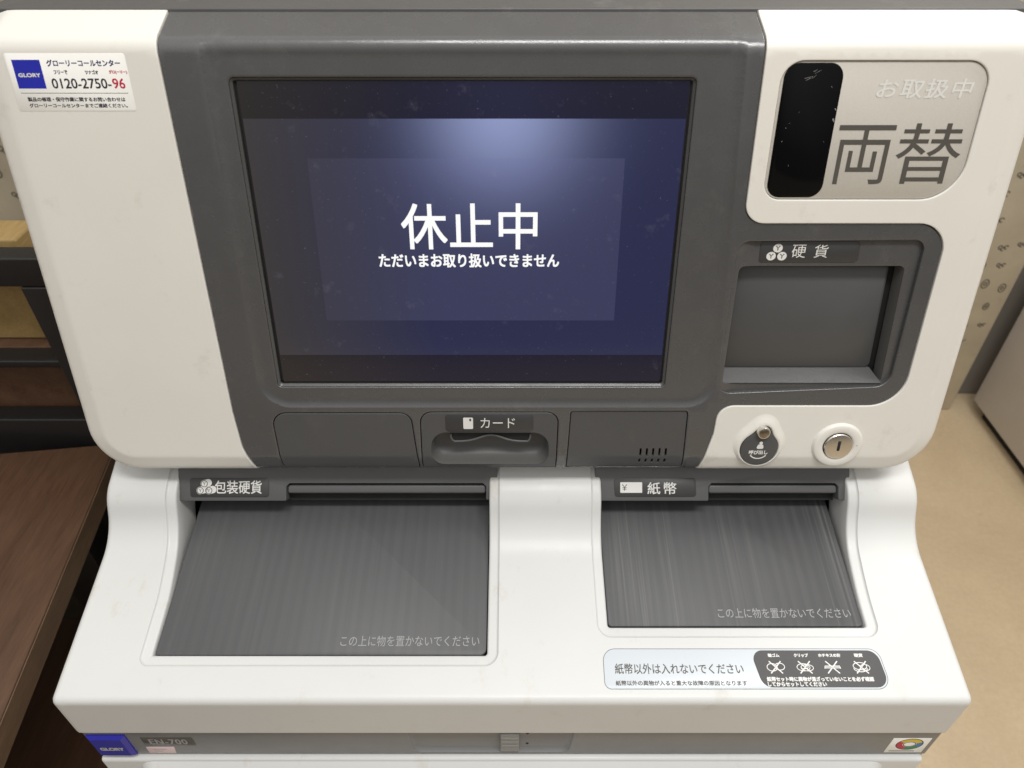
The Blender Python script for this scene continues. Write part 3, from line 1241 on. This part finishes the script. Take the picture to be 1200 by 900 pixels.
lw = [flare(q) for q in densify_open(np.array(lw), 4)]
rw = [flare(q) for q in densify_open(np.array(rw), 4)]
outl = [(-BX, 0), (BX, 0), (BX, S_end)] + rw[::-1] + lw[::-1] + [(-BX, S_end)]
SHELF = panel('shelf_moulding', np.array(outl), [], SH, M['white2'], MC, .35, 3, 8, srows, 4, cols=scols,
              curves=[[(sg * (BX - q), t) for t in np.arange(2, S_end - 1, 3)] for sg in (-1, 1) for q in (1.1, 1.5, 2.0, 2.9, 4.0, 5.0, 7.5)])

# recessed rims, inner walls


def tray_rim(name, pts, inner_w=(3.2, 7.6)):
    p = np.array(pts)
    q = densify_open(p, 4)

    def off(d):
        e = np.gradient(q, axis=0)
        e /= np.linalg.norm(e, axis=1)[:, None]
        nrm = np.stack([-e[:, 1], e[:, 0]], 1)     # towards the opening (left of travel down-right-up)
        return q + nrm * d
    prof = [(-.2, .2), (.25, .9), (.9, 1.5), (1.8, 1.7), (6.2, 1.7), (7.0, 1.9), (7.6, 2.5), (7.9, 3.4), (8.0, 14), (8.0, 34)]
    verts, faces = [], []
    n = len(q)
    for o_, d in prof:
        verts += [SH0(c[0], c[1], d) for c in off(o_)]
    for k_ in range(len(prof) - 1):
        for i in range(n - 1):
            faces.append((k_ * n + i, k_ * n + i + 1, (k_ + 1) * n + i + 1, (k_ + 1) * n + i))
    return mesh_obj(name, verts, faces, M['white2'], MC, True, None, 60)


tray_rim('tray_rim', lw)
tray_rim('tray_rim', rw)

# deposit plates
PA = math.radians(11.1)


def PL(x, t, d=0.0):
    y = .273 + (t * math.cos(PA) + d * math.sin(PA)) * MM
    z = -.4862 + (t * math.sin(PA) - d * math.cos(PA)) * MM
    return vz((x * MM, y, z))


pl1 = fillet([(-257.6, 2.0), (-18.6, 2.0), (-18.6, 235), (-257.6, 235)], [3, 5, 0, 0])
pl2 = fillet([(71.2, 23.0), (260.0, 23.0), (260.0, 235), (71.2, 235)], [3, 4, 0, 0])
D1 = slab('coin_roll_plate', pl1, PL, M['plate'], MC, 0, 3, .4)
D2 = slab('banknote_plate', pl2, PL, M['plate_worn'], MC, 0, 3, .4)
text('lettering', [('この上に物を置かないでください', -125.0, -23.8, 8.2, 16.0)], PL, -.08, M['ink_pale'], D1)
text('lettering', [('この上に物を置かないでください', 153.8, 253.0, 29.2, 36.8)], PL, -.08, M['ink_pale'], D2)

# slot bars across the trays, carrying the labels


BC, BS = math.cos(math.radians(50)), math.sin(math.radians(50))


def NK(x, v, d=0.0):
    """x and height in millimetres on the neck plane"""
    return vz((x * MM, .393 + (v * BC + d * BS) * MM, -.4285 + (v * BS - d * BC) * MM))


def slot_bar(name, x0, x1, nx):
    notch = -3.4
    p = np.array([(x0, -17.3), (nx, -17.3), (nx, notch - 2.5), (nx + 2.5, notch), (x1 - 11.5, notch), (x1 - 9.0, notch - 2.5), (x1 - 9.0, -16.5), (x1, -16.5), (x1, 14), (x0, 14)])
    p = ccw(fillet([tuple(q) for q in p], [2.0, 1.2, 1.2, 1.2, 1.2, 1.2, 1.2, 1.2, 0, 0]))
    o = loft(name, [(p, 9), (p, .6), (offset(p, .25), .15), (offset(p, .8), 0)], NK, M['bar'], MC, angle=35)
    inner = ccw(fillet([(nx + .4, -11.6), (x1 - 9.4, -11.6), (x1 - 9.4, -5.0), (nx + .4, -5.0)], [1.8, 1.8, 2.4, 2.4]))
    loft('slot_lip', [(inner, 12), (inner, 3.0), (offset(inner, .8), 2.0), (offset(inner, 1.2), 1.9)], NK, M['bar'], o, angle=50)
    blk_ = Acc()
    flat_poly(blk_, [(nx - 1, -18.5), (x1 - 8, -18.5), (x1 - 8, 0), (nx - 1, 0)], NK, 12.2)
    blk_.out('slot_shadow_gap', M['void'], o, False)
    return o


B1 = slot_bar('slot_bar', -265.4, -11.6, -179.4)
B2 = slot_bar('slot_bar', 66.0, 268.4, 156.2)
lb = fillet([(-255.4, -14.4), (-193.0, -14.4), (-193.0, 1.0), (-256.2, 1.0)], 2.4)
slab('label_plate', lb, NK, M['label'], B1, -.25, .2, .1)
lb = fillet([(81.6, -14.2), (146.4, -14.2), (145.8, 1.0), (80.8, 1.0)], 2.6)
slab('label_plate', lb, NK, M['label'], B2, -.25, .2, .1)
text('lettering', [('包装硬貨', -236.0, -198.8, -11.6, -1.0, 0.02)], NK, -.34, M['ink_white'], B1)
text('lettering', [('紙', 107.6, 117.8, -12.0, -2.4, 0.02), ('幣', 120.6, 130.6, -12.0, -2.4, 0.02)], NK, -.34, M['ink_white'], B2)
ic = Acc()
ii = Acc()
for cx, cv_ in ((-244.4, -3.6), (-247.6, -9.0), (-240.8, -9.0)):
    hull = np.vstack([circ(cx, cv_, 3.0, 3.0, 14, 90, 270), circ(cx + 3.0, cv_ + .8, 3.0, 3.0, 14, -90, 90)])
    flat_poly(ic, hull, NK, -.34 - .02 * (cv_ > -5))
    stroke(ii, circ(cx, cv_, 2.5, 2.5, 20), .5, NK, -.42, True)
    stroke(ii, [(cx - .9, cv_ + 1.2), (cx, cv_), (cx + .9, cv_ + 1.2)], .4, NK, -.42)
    stroke(ii, [(cx, cv_), (cx, cv_ - 1.4)], .4, NK, -.42)
ic.out('coin_roll_icon', M['ink_white'], B1, False)
ii.out('icon_mark', M['label'], B1, False)
ic = Acc()
flat_poly(ic, fillet([(86.0, -10.8), (103.4, -10.8), (103.4, -2.4), (86.0, -2.4)], .4), NK, -.34)
ic.out('banknote_icon', M['ink_white'], B2, False)
ii = Acc()
stroke(ii, [(87.6, -4.2), (89.4, -6.4), (91.2, -4.2)], .6, NK, -.42)
stroke(ii, [(89.4, -6.4), (89.4, -9.0)], .6, NK, -.42)
stroke(ii, [(87.8, -6.6), (91.0, -6.6)], .4, NK, -.42)
stroke(ii, [(87.8, -7.8), (91.0, -7.8)], .4, NK, -.42)
ii.out('icon_mark', M['label'], B2, False)

# caution sticker on the shelf


def SV(x, v, d=0.0):
    return SH0(x, s_of(v), d)


ct = fillet([(64.6, -66.0), (265.2, -66.0), (263.2, -37.8), (64.8, -37.8)], [5, 9, 8, 9])
CT = slab('caution_sticker', ct, SV, M['film'], MC, -.14, .1, .05)
dk = fillet([(175.6, -64.6), (264.0, -64.6), (261.6, -39.2), (170.8, -39.2)], [8, 8, 8, 7])
ic = Acc()
flat_poly(ic, dk, SV, -.19)
ic.out('dark_panel', M['label'], CT, False)
ic = Acc()
stroke(ic, offset(ccw(ct), .35), .35, SV, -.19, True)
ic.out('border_line', M['ink_grey'], CT, False)
text('lettering', [('紙幣以外は入れないでください', 72.8, 163.8, -55.6, -48.4, 0.02), ('紙幣以外の異物が入ると重大な故障の原因となります', 72.6, 164.6, -63.4, -60.0, 0.05)],
     SV, -.19, M['ink_grey'], CT)
text('white_lettering', [('輪ゴム', 183.0, 191.2, -44.0, -41.4, 0.1), ('クリップ', 201.6, 211.8, -44.0, -41.4, 0.1),
                         ('ホチキスの針', 219.0, 235.0, -44.0, -41.4, 0.1), ('硬貨', 244.6, 250.8, -44.0, -41.4, .1),
                         ('紙幣セット時に異物が混ざっていないことを必ず確認', 179.0, 254.2, -60.6, -57.4, 0.08),
                         ('してからセットしてください', 179.0, 220.2, -64.0, -60.9, 0.08)], SV, -.24, M['ink_white'], CT)
ic = Acc()
for cx, kd in ((187.0, 0), (207.8, 1), (227.2, 2), (247.6, 3)):
    cy_ = -51.0
    if kd == 0:
        stroke(ic, circ(cx - 2.6, cy_, 3.6, 2.6, 18), .55, SV, -.24, True)
        stroke(ic, circ(cx + 2.9, cy_ + .5, 3.4, 2.4, 18), .55, SV, -.24, True)
    elif kd == 1:
        stroke(ic, circ(cx - 1.2, cy_, 4.6, 2.5, 18), .5, SV, -.24, True)
        stroke(ic, circ(cx + 1.4, cy_ - .3, 4.4, 2.2, 18), .5, SV, -.24, True)
        stroke(ic, circ(cx - .4, cy_ + .2, 2.6, 1.3, 14), .45, SV, -.24, True)
    elif kd == 2:
        stroke(ic, [(cx - 5.6, cy_ - .9), (cx - 5.2, cy_ + .8), (cx + 5.2, cy_ + .8), (cx + 5.6, cy_ - .9)], .7, SV, -.24)
        stroke(ic, [(cx - 5.2, cy_ - .4), (cx + 5.2, cy_ - .4)], .6, SV, -.24)
    else:
        stroke(ic, circ(cx - .8, cy_ + .8, 4.8, 2.5, 18), .55, SV, -.24, True)
        stroke(ic, circ(cx - .8, cy_ - .6, 4.8, 2.5, 14, 180, 360), .55, SV, -.24)
        stroke(ic, circ(cx + 2.6, cy_ - .2, 3.4, 2.2, 16), .5, SV, -.24, True)
    stroke(ic, [(cx - 4.2, cy_ + 4.2), (cx + 4.2, cy_ - 4.2)], .8, SV, -.29)
    stroke(ic, [(cx - 4.2, cy_ - 4.2), (cx + 4.2, cy_ + 4.2)], .8, SV, -.29)
ic.out('crossed_icons', M['ink_white'], CT, False)

# ------------------------------------------------------------------ cabinet under the shelf
CB_ = Acc()
y0, y1 = .262, .93
zb, zt = 0.03, CZ - .48
x = BX * MM - .0008
# sides follow the shelf profile
prof = [SPf.at(s, 5.6) for s in list(np.linspace(1, S_slope0, 10)) + list(np.linspace(S_slope0 + 1, S_end, 26))]
for sg in (-1, 1):
    ring_side = [(sg * x, yy, zz + CZ) for yy, zz in prof] + [(sg * x, y1, prof[-1][1] + CZ), (sg * x, y1, zb), (sg * x, AY + .004, zb)]
    CB_.add(ring_side, [tuple(range(len(ring_side)))])
CB_.add([(-x, y1, zb), (x, y1, zb), (x, y1, prof[-1][1] + CZ), (-x, y1, prof[-1][1] + CZ)], [(0, 1, 2, 3)])
CB_.add([(-x, AY + .004, zb), (x, AY + .004, zb), (x, y1, zb), (-x, y1, zb)], [(0, 1, 2, 3)])
CB_.add([(-x, .41, prof[-1][1] + CZ), (x, .41, prof[-1][1] + CZ), (x, y1, prof[-1][1] + CZ), (-x, y1, prof[-1][1] + CZ)], [(0, 1, 2, 3)])
CB_.out('cabinet_body', M['white2'], MC, smooth=False)
# dark throat behind the slots
th = Acc()
th.box(-.305, .305, .52, .53, CZ - .56, CZ - .416)
th.box(-.312, .312, .25, .53, CZ - .552, CZ - .547)
th.box(-.005, .055, .43, .52, CZ - .545, CZ - .43)
th.box(-.29, .29, .44, .72, CZ - .432, CZ - .39)
th.out('inner_throat', M['void'], MC, smooth=False)

# grey strip
sy = .2445


def GS(x, v, d=0.0):
    """x, height (mm) relative to z=-0.54 on the strip plane"""
    return vz((x * MM, sy + d * MM, -.54 + v * MM))


gsp = ccw(fillet([(-317.2, -36.2), (317.2, -36.2), (317.2, 3.0), (-317.2, 3.0)], .4))
hand = ccw(fillet([(-74.5, -33.0), (43.0, -33.0), (46.0, 2.9), (-77.0, 2.9)], [7, 7, .2, .2]))
STRIP = panel('front_strip', gsp, [hand], lambda x, v, d=0.0: GS(x, v, d), M['strip'], MC, .3, 14, 30, (), 12, .8, 3)
loft('grip_recess', [(offset(hand, .0), .6), (offset(hand, 1.6), 2.2), (offset(hand, 3), 2.6)], GS, M['strip'], STRIP, angle=70)
lt = ccw(fillet([(-8.6, -30.4), (5.2, -30.4), (5.2, -2.0), (-8.6, -2.0)], .8))
LT = loft('latch', [(lt, 3), (lt, -.6), (offset(lt, .5), -1.1)], GS, M['latch'], STRIP)
lg = Acc()
for q in (-8, -14, -20):
    lg.box(-.0078, .0044, sy - .0016, sy - .0009, CZ - .54 + q * MM - .0012, CZ - .54 + q * MM + .0012)
lg.out('latch_ridge', M['latch'], LT, False)
for q in (-7.6, -24.0):
    slab('indicator_dot', circ(11.6, q, 1.1, 1.1, 14), GS, M['void'], STRIP, 2.3, 3, .05)
# badge with bevelled glass edge
bd = np.array([(-315.4, -34.4), (-286.8, -34.4), (-286.8, -3.6), (-315.4, -3.6)])
BD = loft('brand_badge', [(ccw(bd), .4), (ccw(bd), -1.2), (offset(ccw(bd), 2.8), -3.2)], GS, [M['badge'], M['badge_sheen']], STRIP, angle=20)
BD.data.polygons[len(BD.data.polygons) - 1].material_index = 1
text('badge_lettering', [('GLORY', -309.6, -291.6, -23.4, -18.4, .14)], GS, -3.28, M['ink_soft'], STRIP)
ml = fillet([(-277.0, -21.6), (-238.4, -21.6), (-238.4, -8.2), (-277.0, -8.2)], 1)
slab('model_plate', ml, GS, M['smoke'], STRIP, -.25, .2, .1)
text('model_lettering', [('EN-700', -272.0, -243.4, -19.0, -10.8, 0.06, 1.1)], GS, -.40, M['ink_pale'], STRIP)
pk = fillet([(-277.8, -35.0), (-257.6, -35.0), (-256.0, -24.4), (-277.8, -24.4)], 1)
slab('pink_sticker', pk, GS, M['pink'], STRIP, -.2, .2, .05)
ic = Acc()
for q, e in ((-28.0, -263.0), (-31.0, -266.0)):
    stroke(ic, [(-273.0, q), (e, q)], .7, GS, -.25)
ic.out('pink_sticker_print', M['ink_pale'], STRIP, False)
cs = fillet([(284.6, -33.4), (313.4, -33.4), (313.4, -9.8), (284.6, -9.8)], .6)
slab('colour_sticker', cs, GS, M['paper'], STRIP, -.2, .2, .05)
ic = Acc()
cc = (299.6, -19.4)
for a0, a1, mi in ((20, 150, 0), (150, 255, 1), (255, 330, 2), (330, 380, 3)):
    stroke(ic, circ(cc[0], cc[1], 7.4, 6.4, 16, a0, a1), 4.2, GS, -.25, mi=mi)
stroke(ic, circ(cc[0], cc[1], 9.8, 8.8, 30), .8, GS, -.28, True, mi=4)
stroke(ic, circ(cc[0], cc[1], 4.6, 3.6, 20), .7, GS, -.28, True, mi=4)
stroke(ic, [(287.6, -30.8), (307, -30.8)], .9, GS, -.25, mi=4)
ic.out('colour_logo', [M['ink_yellow'], M['ink_red'], M['ink_green'], M['ink_cyan'], M['ink_dark']], STRIP, False)

# lower door with a raised front panel
dr = Acc().box(-.3165, .3165, .2405, .262, zb, CZ - .5785, .003)
DOOR = dr.out('front_door', M['white2'], MC, angle=30)


def DS(x, v, d=0.0):
    return vz((x * MM, .2405 + d * MM, -.58 + v * MM))


pn = ccw(fillet([(-284, -700), (284, -700), (284, -4), (-284, -4)], [10, 10, 10, 10]))
loft('door_panel', [(offset(pn, -4), 0), (pn, -6), (offset(pn, 1.2), -7.2), (offset(pn, 3), -7.6)], DS, M['white2'], DOOR, angle=50)
gv = ccw(fillet([(-78, -60), (46, -60), (46, -9), (-78, -9)], 4))
ic = Acc()
stroke(ic, gv, .5, DS, -7.68, True)
ic.out('handle_outline', M['ink_pale'], DOOR, False)
Acc().box(-.30, .30, .29, .90, 0.0, zb + .002).out('plinth', M['void'], MC, smooth=False)
